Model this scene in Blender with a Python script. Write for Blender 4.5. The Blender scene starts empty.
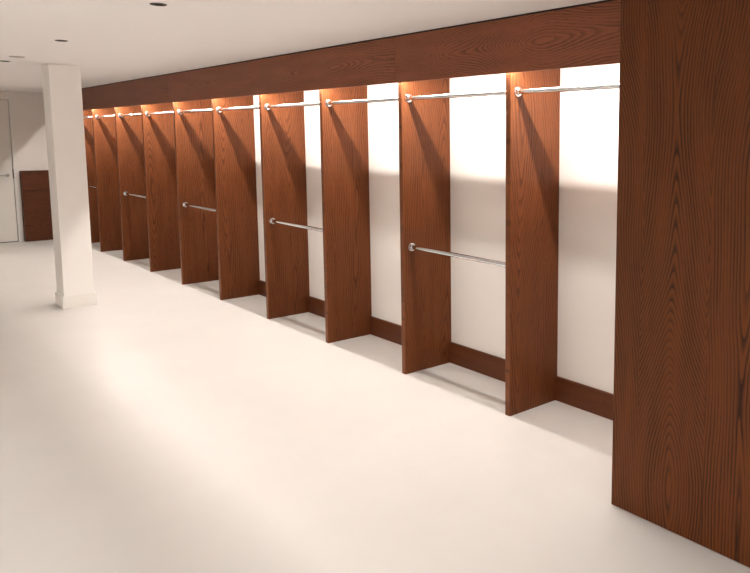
import bpy, bmesh, math, random
from mathutils import Vector, Matrix
PI = math.pi
S = bpy.context.scene
COL = S.collection

# ------------------------------------------------------------------ measures
CEIL = 2.45            # ceiling height
DEP = 0.437            # depth of the wooden dividers
THK = 0.045            # their thickness
PITCH = 1.1188         # distance from divider to divider
Y0 = 3.212             # face of the nearest divider
NDIV = 10
CAB_Y = 2.076          # far side of the tall cabinet
END = 14.27            # end wall
ROD_X, ROD_Z, LOW_X, LOW_Z = -0.3770, 2.021, -0.366, 0.946
VF, VB = -0.490, -0.474   # valance front / back face
VZ0, VZ1 = 2.1235, 2.437  # valance bottom / top

# ------------------------------------------------------------------ materials
def new_mat(name):
    m = bpy.data.materials.new(name); m.use_nodes = True
    nt = m.node_tree; b = nt.nodes['Principled BSDF']
    return m, nt, b

def srgb(r, g, b):
    f = lambda c: (c/255/12.92) if c/255 <= 0.04045 else ((c/255+0.055)/1.055)**2.4
    return (f(r), f(g), f(b), 1)

class G:
    """small helper for building math node chains"""
    def __init__(s, nt): s.nt = nt
    def _in(s, n, i, v):
        if hasattr(v, 'is_linked') or isinstance(v, bpy.types.NodeSocket): s.nt.links.new(v, n.inputs[i])
        elif v is not None: n.inputs[i].default_value = v
    def m(s, op, a, b=None, c=None):
        n = s.nt.nodes.new('ShaderNodeMath'); n.operation = op
        s._in(n, 0, a); s._in(n, 1, b)
        if c is not None: s._in(n, 2, c)
        return n.outputs[0]
    def vec(s, x, y, z):
        n = s.nt.nodes.new('ShaderNodeCombineXYZ')
        for i, v in enumerate((x, y, z)): s._in(n, i, v)
        return n.outputs[0]
    def noise(s, v, scale=1.0, detail=2.0, rough=0.5):
        n = s.nt.nodes.new('ShaderNodeTexNoise'); s.nt.links.new(v, n.inputs['Vector'])
        n.inputs['Scale'].default_value = scale; n.inputs['Detail'].default_value = detail; n.inputs['Roughness'].default_value = rough
        return n.outputs['Fac']
    def ramp(s, f, stops):
        n = s.nt.nodes.new('ShaderNodeValToRGB'); s.nt.links.new(f, n.inputs[0])
        e = n.color_ramp.elements
        while len(e) < len(stops): e.new(0.5)
        for k, (p, c) in enumerate(stops): e[k].position = p; e[k].color = c
        return n.outputs[0]
    def mix(s, f, a, b, mode='MIX'):
        n = s.nt.nodes.new('ShaderNodeMix'); n.data_type = 'RGBA'; n.blend_type = mode
        s._in(n, 0, f); s._in(n, 6, a); s._in(n, 7, b)
        return n.outputs[2]

def wood(name, across, along, width=0.18, ring=0.0150, contrast=0.80, tilt=1.0, shift=0.0, rnd=1.0, warp=0.09, amp=0.9, side=1.0, base=(121, 69, 38), dark=(48, 22, 11)):
    """stained oak veneer: growth rings of a tapering log cut flat, book-matched in leaves"""
    m, nt, b = new_mat(name); g = G(nt)
    tc = nt.nodes.new('ShaderNodeTexCoord'); sep = nt.nodes.new('ShaderNodeSeparateXYZ')
    nt.links.new(tc.outputs['Object'], sep.inputs[0])
    oi = nt.nodes.new('ShaderNodeObjectInfo'); r = g.m('MULTIPLY', oi.outputs['Random'], rnd)
    ax = {'X': 0, 'Y': 1, 'Z': 2}
    u = sep.outputs[ax[across]]; v = sep.outputs[ax[along]]
    u = g.m('ADD', g.m('ADD', u, shift), g.m('MULTIPLY', r, 0.9)); v = g.m('ADD', v, g.m('MULTIPLY', r, 37.0))
    leaf = g.m('FLOOR', g.m('DIVIDE', g.m('ADD', u, width), width*2))
    wob = g.noise(g.vec(g.m('MULTIPLY', u, 2.0), g.m('MULTIPLY', v, 0.9), leaf), 1.0, 1.0)
    uw = g.m('ADD', u, g.m('MULTIPLY', g.m('SUBTRACT', wob, 0.5), warp))
    uu = g.m('PINGPONG', g.m('ADD', uw, 50*width*2), width)
    d = g.noise(g.vec(g.m('MULTIPLY', v, 0.55*tilt), g.m('MULTIPLY', leaf, 3.7), 0.3), 1.0, 1.0, 0.4)
    rr = g.m('SQRT', g.m('ADD', g.m('MULTIPLY', g.m('MULTIPLY', uu, uu), side*side), 0.0009))
    rr = g.m('ADD', rr, g.m('MULTIPLY', d, amp))
    fine = g.noise(g.vec(g.m('MULTIPLY', u, 38.0), g.m('MULTIPLY', v, 9.0), 1.7), 1.0, 3.0, 0.6)
    rr = g.m('ADD', rr, g.m('MULTIPLY', fine, 0.011))
    slow = g.noise(g.vec(g.m('MULTIPLY', u, 9.0), g.m('MULTIPLY', v, 1.3), 5.5), 1.0, 2.0)
    rr = g.m('ADD', rr, g.m('MULTIPLY', slow, 0.045))
    ph = g.m('FRACT', g.m('DIVIDE', rr, ring))
    band = g.ramp(ph, [(0.0, (1, 1, 1, 1)), (0.22, (0.62, 0.62, 0.62, 1)), (0.55, (0.06, 0.06, 0.06, 1)), (0.88, (0.0, 0, 0, 1)), (1.0, (1, 1, 1, 1))])
    fib = g.noise(g.vec(g.m('MULTIPLY', u, 330.0), g.m('MULTIPLY', v, 5.0), 0.0), 1.0, 3.0, 0.65)
    pore = g.noise(g.vec(g.m('MULTIPLY', u, 520.0), g.m('MULTIPLY', v, 16.0), 3.0), 1.0, 1.0)
    pore = g.ramp(pore, [(0.56, (0, 0, 0, 1)), (0.66, (1, 1, 1, 1))])
    big = g.noise(g.vec(g.m('MULTIPLY', u, 5.0), g.m('MULTIPLY', v, 0.8), 8.0), 1.0, 2.0)
    lite = tuple(min(1, c*1.28) for c in srgb(*base)[:3]) + (1,)
    c0 = g.mix(big, srgb(*base), lite)
    c0 = g.mix(g.m('MULTIPLY', fib, 0.42), c0, srgb(*dark))
    fb = g.m('MULTIPLY', g.m('ADD', g.m('MULTIPLY', fib, 0.8), 0.35), contrast)
    fade = g.noise(g.vec(g.m('MULTIPLY', u, 16.0), g.m('MULTIPLY', v, 1.6), 2.2), 1.0, 2.0)
    fade = g.ramp(fade, [(0.32, (0.25, 0.25, 0.25, 1)), (0.62, (1, 1, 1, 1))])
    fb = g.m('MULTIPLY', fb, fade)
    c1 = g.mix(g.m('MULTIPLY', band, fb), c0, srgb(*dark))
    c2 = g.mix(g.m('MULTIPLY', pore, g.m('ADD', g.m('MULTIPLY', band, 0.40), 0.14)), c1, srgb(46, 22, 12))
    nt.links.new(c2, b.inputs['Base Color'])
    b.inputs['Roughness'].default_value = 0.42
    b.inputs['Specular IOR Level'].default_value = 0.20
    bp = nt.nodes.new('ShaderNodeBump'); bp.inputs['Strength'].default_value = 0.12; bp.inputs['Distance'].default_value = 0.001
    nt.links.new(g.m('SUBTRACT', 1.0, band), bp.inputs['Height']); nt.links.new(bp.outputs[0], b.inputs['Normal'])
    return m

def plain(name, c, rough=0.5, metal=0.0, spec=0.5, noise=0.0, scale=3.0, bump=0.0):
    m, nt, b = new_mat(name); g = G(nt)
    tc = nt.nodes.new('ShaderNodeTexCoord')
    n = g.noise(tc.outputs['Object'], scale, 4.0)
    lo = tuple(x*(1-noise) for x in c[:3]) + (1,); hi = tuple(min(1, x*(1+noise)) for x in c[:3]) + (1,)
    nt.links.new(g.mix(n, lo, hi), b.inputs['Base Color'])
    b.inputs['Roughness'].default_value = rough; b.inputs['Metallic'].default_value = metal
    b.inputs['Specular IOR Level'].default_value = spec
    if bump:
        n2 = g.noise(tc.outputs['Object'], 260.0, 2.0)
        bp = nt.nodes.new('ShaderNodeBump'); bp.inputs['Strength'].default_value = bump; bp.inputs['Distance'].default_value = 0.0006
        nt.links.new(n2, bp.inputs['Height']); nt.links.new(bp.outputs[0], b.inputs['Normal'])
    return m

M = {}
M['div'] = wood('oak_divider', 'X', 'Z', width=0.20, ring=0.018, contrast=0.9, tilt=0.7, rnd=1.0)
M['edge'] = wood('oak_edge', 'X', 'Z', contrast=0.15)
M['cab'] = wood('oak_cabinet', 'Y', 'Z', width=0.170, ring=0.025, contrast=1.3, tilt=0.9, shift=0.06, rnd=0.0, warp=0.08, amp=2.3, side=1.7, base=(108, 57, 22), dark=(36, 15, 5))
M['val'] = wood('oak_valance', 'Z', 'Y', width=0.20, ring=0.015, contrast=1.0, tilt=1.25, shift=-0.16, rnd=0.0, amp=1.4, base=(141, 85, 60), dark=(62, 32, 20))
M['base'] = wood('oak_baseboard', 'Z', 'Y', width=0.12, ring=0.012, contrast=1.2, tilt=2.2, amp=1.6, base=(108, 60, 34), dark=(45, 21, 11))
M['low'] = wood('oak_low_cabinet', 'Z', 'X', width=0.12, ring=0.02, contrast=0.8, base=(98, 54, 30), dark=(45, 22, 12))
M['wall'] = plain('cream_wall_paint', (0.86, 0.825, 0.785, 1), 0.6, noise=0.012, spec=0.3, bump=0.05)
M['ceil'] = plain('ceiling_paint', (0.88, 0.862, 0.85, 1), 0.8, noise=0.01, spec=0.2)
M['col'] = plain('column_paint', (0.88, 0.86, 0.83, 1), 0.5, noise=0.01, spec=0.3)
M['door'] = plain('door_paint', (0.76, 0.735, 0.69, 1), 0.4, noise=0.01)
M['trim'] = plain('white_gloss_paint', (0.84, 0.82, 0.78, 1), 0.3, noise=0.01)
M['chrome'] = plain('chrome', (0.74, 0.75, 0.77, 1), 0.06, 1.0, noise=0.01)
M['steel'] = plain('satin_steel', (0.45, 0.43, 0.41, 1), 0.3, 1.0, noise=0.03)
M['plate'] = plain('grey_plate_paint', (0.42, 0.39, 0.36, 1), 0.5, noise=0.02)
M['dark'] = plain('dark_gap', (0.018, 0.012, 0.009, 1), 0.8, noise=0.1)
M['can'] = plain('dark_lamp_recess', (0.035, 0.028, 0.024, 1), 0.4, noise=0.1)

def floor_mat():
    m, nt, b = new_mat('poured_cream_floor'); g = G(nt)
    tc = nt.nodes.new('ShaderNodeTexCoord')
    n = g.noise(tc.outputs['Object'], 1.1, 5.0, 0.6); n2 = g.noise(tc.outputs['Object'], 14.0, 3.0, 0.6)
    f = g.m('ADD', g.m('MULTIPLY', n, 0.93), g.m('MULTIPLY', n2, 0.07))
    c = g.ramp(f, [(0.30, (0.665, 0.645, 0.622, 1)), (0.52, (0.69, 0.67, 0.646, 1)), (0.70, (0.71, 0.694, 0.672, 1))])
    nt.links.new(c, b.inputs['Base Color'])
    nt.links.new(g.m('ADD', g.m('MULTIPLY', n, 0.10), 0.27), b.inputs['Roughness'])
    b.inputs['Specular IOR Level'].default_value = 0.12
    return m
M['floor'] = floor_mat()

def glow(name, col, strength):
    m, nt, b = new_mat(name)
    b.inputs['Base Color'].default_value = (0.9, 0.88, 0.8, 1)
    b.inputs['Emission Color'].default_value = col; b.inputs['Emission Strength'].default_value = strength
    return m
WARM = (1.0, 0.935, 0.865, 1)
M['led'] = glow('led_glow', WARM, 225.0)
M['fill_lamp'] = glow('fill_lamp_glow', (1.0, 0.98, 0.95, 1), 1550.0)  # glow of the added fill downlights

# ------------------------------------------------------------------ mesh helpers
def box(bm, a, b, bev=0.0, seg=2):
    a, b = [Vector([f(p, q) for p, q in zip(a, b)]) for f in (min, max)]
    vs = [bm.verts.new((x, y, z)) for x in (a.x, b.x) for y in (a.y, b.y) for z in (a.z, b.z)]
    fs = [bm.faces.new([vs[i] for i in q]) for q in ((0,1,3,2),(4,6,7,5),(0,4,5,1),(2,3,7,6),(0,2,6,4),(1,5,7,3))]
    if bev:
        es = list({e for f in fs for e in f.edges})
        bmesh.ops.bevel(bm, geom=es, offset=bev, segments=seg, affect='EDGES', profile=0.5)

def prism_y(bm, prof, y0, y1, bev=0.0):
    """(x,z) profile drawn out along y"""
    A = [bm.verts.new((x, y0, z)) for x, z in prof]; B = [bm.verts.new((x, y1, z)) for x, z in prof]
    n = len(prof); fs = [bm.faces.new(A), bm.faces.new(B[::-1])]
    for i in range(n): fs.append(bm.faces.new((A[i], B[i], B[(i+1) % n], A[(i+1) % n])))
    if bev: bmesh.ops.bevel(bm, geom=list({e for f in fs for e in f.edges}), offset=bev, segments=2, affect='EDGES', profile=0.5)

def lathe(bm, prof, axis='Y', c=(0, 0, 0), seg=40, cap=True):
    """(radius, height) profile turned about an axis through c"""
    rings = []
    for r, h in prof:
        ring = []
        for k in range(seg):
            a = 2*PI*k/seg; p, q = r*math.cos(a), r*math.sin(a)
            v = {'Y': (p, h, q), 'Z': (p, q, h), 'X': (h, p, q)}[axis]
            ring.append(bm.verts.new(Vector(v) + Vector(c)))
        rings.append(ring)
    for A, B in zip(rings, rings[1:]):
        for k in range(seg): bm.faces.new((A[k], A[(k+1) % seg], B[(k+1) % seg], B[k]))
    if cap:
        bm.faces.new(rings[0][::-1]); bm.faces.new(rings[-1])

def obj(name, bm, mat, parent=None, loc=(0, 0, 0), smooth=None):
    bmesh.ops.recalc_face_normals(bm, faces=bm.faces[:])
    me = bpy.data.meshes.new(name); bm.to_mesh(me); bm.free()
    me.materials.append(mat)
    if smooth is not None:
        me.polygons.foreach_set('use_smooth', [True]*len(me.polygons))
        me.set_sharp_from_angle(angle=math.radians(smooth))
    o = bpy.data.objects.new(name, me); COL.objects.link(o)
    o.location = loc
    if parent: o.parent = parent
    return o

def tag(o, label, cat, group=None):
    o['label'] = label; o['category'] = cat
    if group: o['group'] = group
    return o
def thing(name, label, cat, loc=(0, 0, 0), group=None):
    o = bpy.data.objects.new(name, None); COL.objects.link(o); o.location = loc; o.empty_display_size = 0.1
    return tag(o, label, cat, group)
def struct(name, bm, mat, parent=None, loc=(0, 0, 0)):
    o = obj(name, bm, mat, parent, loc)
    if parent is None: o['kind'] = 'structure'
    return o
def copy_tree(root, loc, label):
    r = root.copy(); COL.objects.link(r); r.location = loc; r['label'] = label
    for ch in root.children:
        c = ch.copy(); COL.objects.link(c); c.parent = r
    return r
nb = bmesh.new

# ------------------------------------------------------------------ the room
XL, YN = -6.4, -3.2
bm = nb(); box(bm, (XL, YN, -0.10), (0, END, 0)); struct('floor', bm, M['floor'])
bm = nb(); box(bm, (0, YN, -0.10), (0.12, END+0.12, CEIL+0.1)); struct('wall_right', bm, M['wall'])
bm = nb(); box(bm, (XL-0.12, YN, -0.10), (XL, END+0.12, CEIL+0.1)); struct('wall_left', bm, M['wall'])
bm = nb(); box(bm, (XL-0.12, YN-0.12, -0.10), (0.12, YN, CEIL+0.1)); struct('wall_near', bm, M['wall'])
# end wall, with the door opening
DX0, DX1, DZ = -2.03, -1.045, 2.385      # outer edges of the frame
bm = nb()
box(bm, (XL, END, -0.10), (DX0, END+0.12, CEIL+0.1)); box(bm, (DX1, END, -0.10), (0, END+0.12, CEIL+0.1))
box(bm, (DX0, END, DZ), (DX1, END+0.12, CEIL+0.1)); struct('wall_far', bm, M['wall'])

# ceiling with round cut-outs for the downlights
LAMPS = [(-2.095, 4.20), (-2.092, 6.30), (-2.10, 8.42)]
FILL_LIGHTS = [(-4.8, -1.0), (-2.9, -2.2), (-2.9, -0.6)] + [(-4.8, y) for y in (1.5, 4.0, 6.5)]  # invented downlights out of view, added as fill light for the room
HOLE = 0.033
def ceiling_mesh():
    bm = nb(); hs = 0.09
    pts = LAMPS + FILL_LIGHTS
    xs = sorted({XL, 0.0} | {p[0]+s*hs for p in pts for s in (-1, 1)})
    ys = sorted({YN, END} | {p[1]+s*hs for p in pts for s in (-1, 1)})
    for i in range(len(xs)-1):
        for j in range(len(ys)-1):
            cx, cy = (xs[i]+xs[i+1])/2, (ys[j]+ys[j+1])/2
            if any(abs(cx-p[0]) < hs and abs(cy-p[1]) < hs for p in pts): continue
            bm.faces.new([bm.verts.new((x, y, CEIL)) for x, y in ((xs[i], ys[j]), (xs[i], ys[j+1]), (xs[i+1], ys[j+1]), (xs[i+1], ys[j]))])
    # the patches round the holes: fan out to every grid line that crosses them
    for px, py in pts:
        gx = sorted([x for x in xs if abs(x-px) <= hs+1e-9] + [px]); gy = sorted([y for y in ys if abs(y-py) <= hs+1e-9] + [py])
        per = [(x, py-hs) for x in gx] + [(px+hs, y) for y in gy[1:]] + [(x, py+hs) for x in gx[::-1][1:]] + [(px-hs, y) for y in gy[::-1][1:-1]]
        dense = []
        for k, a in enumerate(per):
            b = per[(k+1) % len(per)]
            for t in range(6): dense.append((a[0]+(b[0]-a[0])*t/6, a[1]+(b[1]-a[1])*t/6))
        O = [bm.verts.new((x, y, CEIL)) for x, y in dense]; I = []
        for x, y in dense:
            a = math.atan2(y-py, x-px); I.append(bm.verts.new((px+HOLE*math.cos(a), py+HOLE*math.sin(a), CEIL)))
        for k in range(len(dense)):
            q = (k+1) % len(dense); bm.faces.new((O[k], O[q], I[q], I[k]))
    bmesh.ops.remove_doubles(bm, verts=bm.verts[:], dist=1e-5)
    top = [bm.verts.new((x, y, CEIL+0.12)) for x, y in ((XL, YN), (0, YN), (0, END), (XL, END))]
    bm.faces.new(top)
    return bm
struct('ceiling', ceiling_mesh(), M['ceil'])

# column in the room, with its skirting
bm = nb(); box(bm, (-1.75, 8.40, 0), (-1.47, 8.70, CEIL), 0.006); c = struct('column', bm, M['col'])
bm = nb()
for a, b in (((-1.764, 8.386), (-1.456, 8.40)), ((-1.764, 8.70), (-1.456, 8.714)), ((-1.764, 8.40), (-1.75, 8.70)), ((-1.47, 8.40), (-1.456, 8.70))):
    box(bm, a+(0,), b+(0.125,)); 
struct('skirting', bm, M['trim'], c)

# wooden baseboard along the back of the bays
bm = nb(); prism_y(bm, [(0, 0), (-0.018, 0), (-0.018, 0.157), (-0.014, 0.163), (0, 0.163)], CAB_Y, END)
o = struct('baseboard_right', bm, M['base'])

# door in the end wall
d = bpy.data.objects.new('door_1', None); COL.objects.link(d); d.location = (DX0, END, 0); d['kind'] = 'structure'
w = DX1-DX0
bm = nb(); box(bm, (0.07, 0.020, 0.008), (w-0.082, 0.060, 2.315), 0.002); obj('door_leaf', bm, M['door'], d)
for nm, a, b in (('door_jamb', (0, -0.014, 0), (0.064, 0.12, DZ)), ('door_jamb', (w-0.076, -0.014, 0), (w, 0.12, DZ)), ('door_head', (0.064, -0.014, 2.322), (w-0.076, 0.12, DZ))):
    bm = nb(); box(bm, a, b, 0.003); obj(nm, bm, M['trim'], d)
hx = w-0.082-0.075
bm = nb(); lathe(bm, [(0.027, 0.020), (0.027, 0.013), (0.024, 0.010), (0.011, 0.009), (0.011, -0.035)], 'Y', (hx, 0, 1.10)); r = obj('handle_rose', bm, M['steel'], d, smooth=35)
bm = nb(); box(bm, (hx-0.115, -0.045, 1.09), (hx+0.012, -0.029, 1.11), 0.006, 3); obj('lever_handle', bm, M['steel'], d, smooth=35)
bm = nb(); box(bm, (w-0.086, 0.004, 1.045), (w-0.072, 0.0195, 1.20)); 
obj('strike_plate', bm, M['dark'], d)

# ------------------------------------------------------------------ dividers
NAME = ['nearest', 'second', 'third', 'fourth', 'fifth', 'sixth', 'seventh', 'eighth', 'ninth', 'tenth']
def divider_label(k):
    if k == 0: return 'stained oak divider panel nearest the tall oak cabinet, largest of the row'
    if k == 9: return 'stained oak divider panel partly hidden behind the white column, farthest of the row'
    return f'stained oak divider, {NAME[k]} from the tall cabinet, with ' + ('two chrome rods on its face' if k % 2 else 'one top rod on its face')
def make_divider():
    t = thing('divider_panel', '', 'divider', (0, Y0, 0), 'oak divider panels along the wall')
    bm = nb(); e = 0.006
    prism_y(bm, [(-0.001, 0.1645), (-0.001, CEIL-0.004), (-DEP+e, CEIL-0.004), (-DEP+e, 0), (-0.0195, 0), (-0.0195, 0.1645)], 0, THK)
    obj('board', bm, M['div'], t)
    bm = nb(); box(bm, (-DEP, 0.0, 0), (-DEP+e, THK, CEIL-0.004)); 
    es = [x for x in bm.edges if all(v.co.x < -DEP+1e-4 for v in x.verts) and abs(x.verts[0].co.z-x.verts[1].co.z) > 1]
    bmesh.ops.bevel(bm, geom=es, offset=0.004, segments=3, affect='EDGES', profile=0.5)
    obj('edge_band', bm, M['edge'], t)
    return t
div0 = make_divider(); div0['label'] = divider_label(0)
for k in range(1, NDIV): copy_tree(div0, (0, Y0+k*PITCH, 0), divider_label(k))

# ------------------------------------------------------------------ rods
def flange(bm, y, s, r0=0.0165):
    # cup-shaped end socket against a face at y, opening in direction s
    lathe(bm, [(0.031, y), (0.031, y+s*0.004), (0.029, y+s*0.0065), (0.0235, y+s*0.008), (0.0225, y+s*0.020), (0.0205, y+s*0.022), (r0+0.0004, y+s*0.022)], 'Y', cap=False)
    lathe(bm, [(0.031, y), (0.0005, y)], 'Y', cap=False)
def make_rod(name, length, label, group, loc):
    t = thing(name, label, 'rod', loc, group)
    R = 0.0165
    bm = nb(); lathe(bm, [(R, -0.004), (R, -length+0.004)], 'Y', seg=48); obj('tube', bm, M['chrome'], t, smooth=40)
    bm = nb(); flange(bm, -0.0005, -1); obj('end_socket', bm, M['chrome'], t, smooth=35)
    bm = nb(); flange(bm, -length+0.0005, 1); obj('end_socket', bm, M['chrome'], t, smooth=35)
    return t
BAY = [f'{n} bay from the tall oak cabinet' for n in NAME[:9]] + ['tenth bay, next to the white column']
GT = 'chrome rods at the top of the bays'; GL = 'chrome rods at half height in the bays'
make_rod('clothes_rod', Y0-CAB_Y, 'chrome clothes rod in the nearest bay, running to the tall oak cabinet', GT, (ROD_X, Y0, ROD_Z))
L = PITCH-THK
rt = make_rod('clothes_rod', L, 'upper chrome rod of two in the ' + BAY[1], GT, (ROD_X, Y0+PITCH, ROD_Z))
for k in range(2, NDIV):
    copy_tree(rt, (ROD_X, Y0+k*PITCH, ROD_Z), ('upper chrome rod of two in the ' + BAY[k]) if k % 2 else ('single chrome rod at the top of the ' + BAY[k]))
yl = Y0+(NDIV-1)*PITCH+THK
make_rod('clothes_rod', END-yl, 'chrome rod in the end bay by the end wall, hidden behind the column', GT, (ROD_X, END, ROD_Z))
rl = make_rod('clothes_rod', L, 'lower chrome rod of two in the ' + BAY[1], GL, (LOW_X, Y0+PITCH, LOW_Z))
for k in (3, 5, 7, 9): copy_tree(rl, (LOW_X, Y0+k*PITCH, LOW_Z), 'lower chrome rod of two in the ' + BAY[k])

# ------------------------------------------------------------------ valance boards above the bays
SEAMS = [CAB_Y+0.001, Y0+PITCH, Y0+5*PITCH+0.03, END-0.001]
VL = ['oak valance board along the ceiling, the one meeting the tall oak cabinet',
      'long oak valance board along the ceiling, the middle one between two thin seams',
      'oak valance board along the ceiling at the far end, running behind the white column']
for k in range(3):
    y0, y1 = SEAMS[k], SEAMS[k+1]-0.0025; n = y1-y0
    t = thing('valance_board', VL[k], 'valance', (VF, y0, VZ0), 'oak valance boards above the bays')
    bm = nb(); box(bm, (0, 0, 0), (VB-VF, n, VZ1-VZ0), 0.0012, 1); obj('board', bm, M['val'], t)
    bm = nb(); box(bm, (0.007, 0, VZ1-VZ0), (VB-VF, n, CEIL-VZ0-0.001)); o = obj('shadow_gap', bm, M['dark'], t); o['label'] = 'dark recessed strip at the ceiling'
    bm = nb(); box(bm, (VB-VF+0.0005, 0, 0.0385), (-DEP-VF-0.0015, n, 0.057)); obj('light_rail', bm, M['edge'], t)
    bm = nb(); ln = (n if k < 2 else END-1.04-y0)-0.02; ns = round(ln/0.25)
    prof = [(0.0415, 0.0350), (0.0495, 0.0350), (0.0495, 0.0383), (0.0415, 0.0383)]
    R = [[bm.verts.new((px, 0.01+ln*i/ns, pz)) for px, pz in prof] for i in range(ns+1)]
    for A, B in zip(R, R[1:]):
        for q in range(4): bm.faces.new((A[q], A[(q+1) % 4], B[(q+1) % 4], B[q])).material_index = int(q > 1)
    bm.faces.new(R[0]).material_index = 1; bm.faces.new(R[-1][::-1]).material_index = 1; o = obj('light_strip', bm, M['led'], t); o.data.materials.append(M['trim']); o['label'] = 'warm glowing light strip'

# ------------------------------------------------------------------ tall cabinet on the right
CF, CN = -0.848, 0.46
t = thing('tall_cabinet', 'tall dark oak cabinet side filling the right edge, floor to ceiling, cathedral grain', 'cabinet', (CF, CN, 0))
n = CAB_Y-CN; H = CEIL-0.003
bm = nb(); box(bm, (0, 0, 0.003), (0.022, n, H), 0.0015, 1); obj('front_panel', bm, M['cab'], t)
bm = nb(); box(bm, (0.0225, n-0.045, 0), (-CF-0.001, n, H)); obj('side_panel', bm, M['div'], t)
bm = nb(); box(bm, (0.0225, 0, 0), (-CF-0.001, 0.045, H)); obj('side_panel', bm, M['div'], t)

# ------------------------------------------------------------------ low cabinet against the end wall
x0, x1, dz, dy = -1.044, -0.505, 1.166, 0.13
t = thing('low_cabinet', 'low dark oak cabinet with two wide horizontal fronts against the end wall beside the door', 'cabinet', (x0, END-dy, 0))
w = x1-x0
bm = nb(); box(bm, (0, 0.02, 0), (w, dy-0.001, dz-0.02)); obj('body', bm, M['low'], t)
bm = nb(); box(bm, (0, 0, dz-0.0195), (w, dy-0.001, dz), 0.002, 1); obj('top', bm, M['low'], t)
for a, b in ((0.002, 0.832), (0.838, dz-0.0225)):
    bm = nb(); box(bm, (0.002, 0.0, a), (w-0.002, 0.0195, b), 0.0015, 1); obj('front_board', bm, M['low'], t)

# ------------------------------------------------------------------ ceiling lights, and unseen fill lights added to brighten the room
def make_downlight(name, label, loc, lit=False):
    t = thing(name, label, 'ceiling light', loc, 'recessed ceiling lights' if not lit else 'added fill lights in the ceiling')
    bm = nb(); lathe(bm, [(HOLE-0.001, 0.012), (HOLE-0.003, -0.0015), (HOLE+0.002, -0.005), (HOLE+0.008, -0.0045), (HOLE+0.0095, -0.0003)], 'Z', cap=False); obj('trim_ring', bm, M['trim' if lit else 'can'], t, smooth=40)
    bm = nb(); lathe(bm, [(HOLE-0.0012, 0.0125), (HOLE-0.004, 0.085), (0.024, 0.088), (0.0005, 0.088)], 'Z', cap=False); obj('recess', bm, M['trim' if lit else 'can'], t, smooth=40)
    bm = nb(); lathe(bm, [(0.0005, 0.052), (0.020, 0.053), (0.027, 0.058), (0.024, 0.080), (0.012, 0.086)] if not lit else [(0.0005, 0.006), (0.026, 0.007), (0.0305, 0.012), (0.030, 0.080)], 'Z', cap=False); o = obj('bulb', bm, M['fill_lamp' if lit else 'can'], t, smooth=40)
    return t
dl = make_downlight('ceiling_downlight', 'dark round unlit downlight in the ceiling, nearest one at the top of the photo', (LAMPS[0][0], LAMPS[0][1], CEIL))
copy_tree(dl, (LAMPS[1][0], LAMPS[1][1], CEIL), 'dark round unlit downlight in the ceiling, the middle of three in line, above the column')
copy_tree(dl, (LAMPS[2][0], LAMPS[2][1], CEIL), 'dark round unlit downlight in the ceiling at the left edge, farthest of the row')
bm = nb(); lathe(bm, [(0.062, 0.0), (0.062, -0.003), (0.057, -0.006), (0.0005, -0.0075)], 'Z', cap=False)
o = obj('ceiling_cover_plate', bm, M['plate'], None, (-2.10, 7.86, CEIL-0.0002), 40); tag(o, 'thin grey round cover plate on the ceiling just in front of the farthest downlight', 'cover plate')
ll = make_downlight('fill_downlight', 'added unseen fill downlight in the ceiling behind the camera', (FILL_LIGHTS[0][0], FILL_LIGHTS[0][1], CEIL), True)  # added fill, its source is not known
for k, (x, y) in enumerate(FILL_LIGHTS[1:]): copy_tree(ll, (x, y, CEIL), 'added unseen fill downlight in the ceiling on the open side of the room')

# ------------------------------------------------------------------ world, camera, look
wd = bpy.data.worlds.new('World'); S.world = wd; wd.use_nodes = True
wd.node_tree.nodes['Background'].inputs[0].default_value = (0.9, 0.85, 0.78, 1)
wd.node_tree.nodes['Background'].inputs[1].default_value = 0.02

CX, CZ, YAW, PIT, ROL, F, OX, OY = -3.500700, 1.755816, 0.7596092, 0.1137427, 0.0022233, 732.1592, 133.76024, -67.08973
f = Vector((math.sin(YAW)*math.cos(PIT), math.cos(YAW)*math.cos(PIT), -math.sin(PIT)))
r = f.cross(Vector((0, 0, 1))).normalized(); u = r.cross(f)
r2 = r*math.cos(ROL)+u*math.sin(ROL); u2 = u*math.cos(ROL)-r*math.sin(ROL)
cd = bpy.data.cameras.new('Camera'); cam = bpy.data.objects.new('Camera', cd); COL.objects.link(cam)
cam.matrix_world = Matrix(((r2.x, u2.x, -f.x, CX), (r2.y, u2.y, -f.y, 0), (r2.z, u2.z, -f.z, CZ), (0, 0, 0, 1)))
cd.sensor_fit = 'HORIZONTAL'; cd.sensor_width = 36; cd.lens = F*36/750
cd.shift_x = -OX/750; cd.shift_y = OY/750
cd.clip_start = 0.05
S.camera = cam
vs = S.view_settings
vs.view_transform = 'Standard'; vs.look = 'None'; vs.gamma = 1; vs.use_curve_mapping = False
vs.exposure = 1.42
try:
    S.cycles.use_denoising = True; S.cycles.max_bounces = 14; S.cycles.diffuse_bounces = 8; S.cycles.sample_clamp_indirect = 8.0
    S.cycles.caustics_reflective = False
except Exception: pass
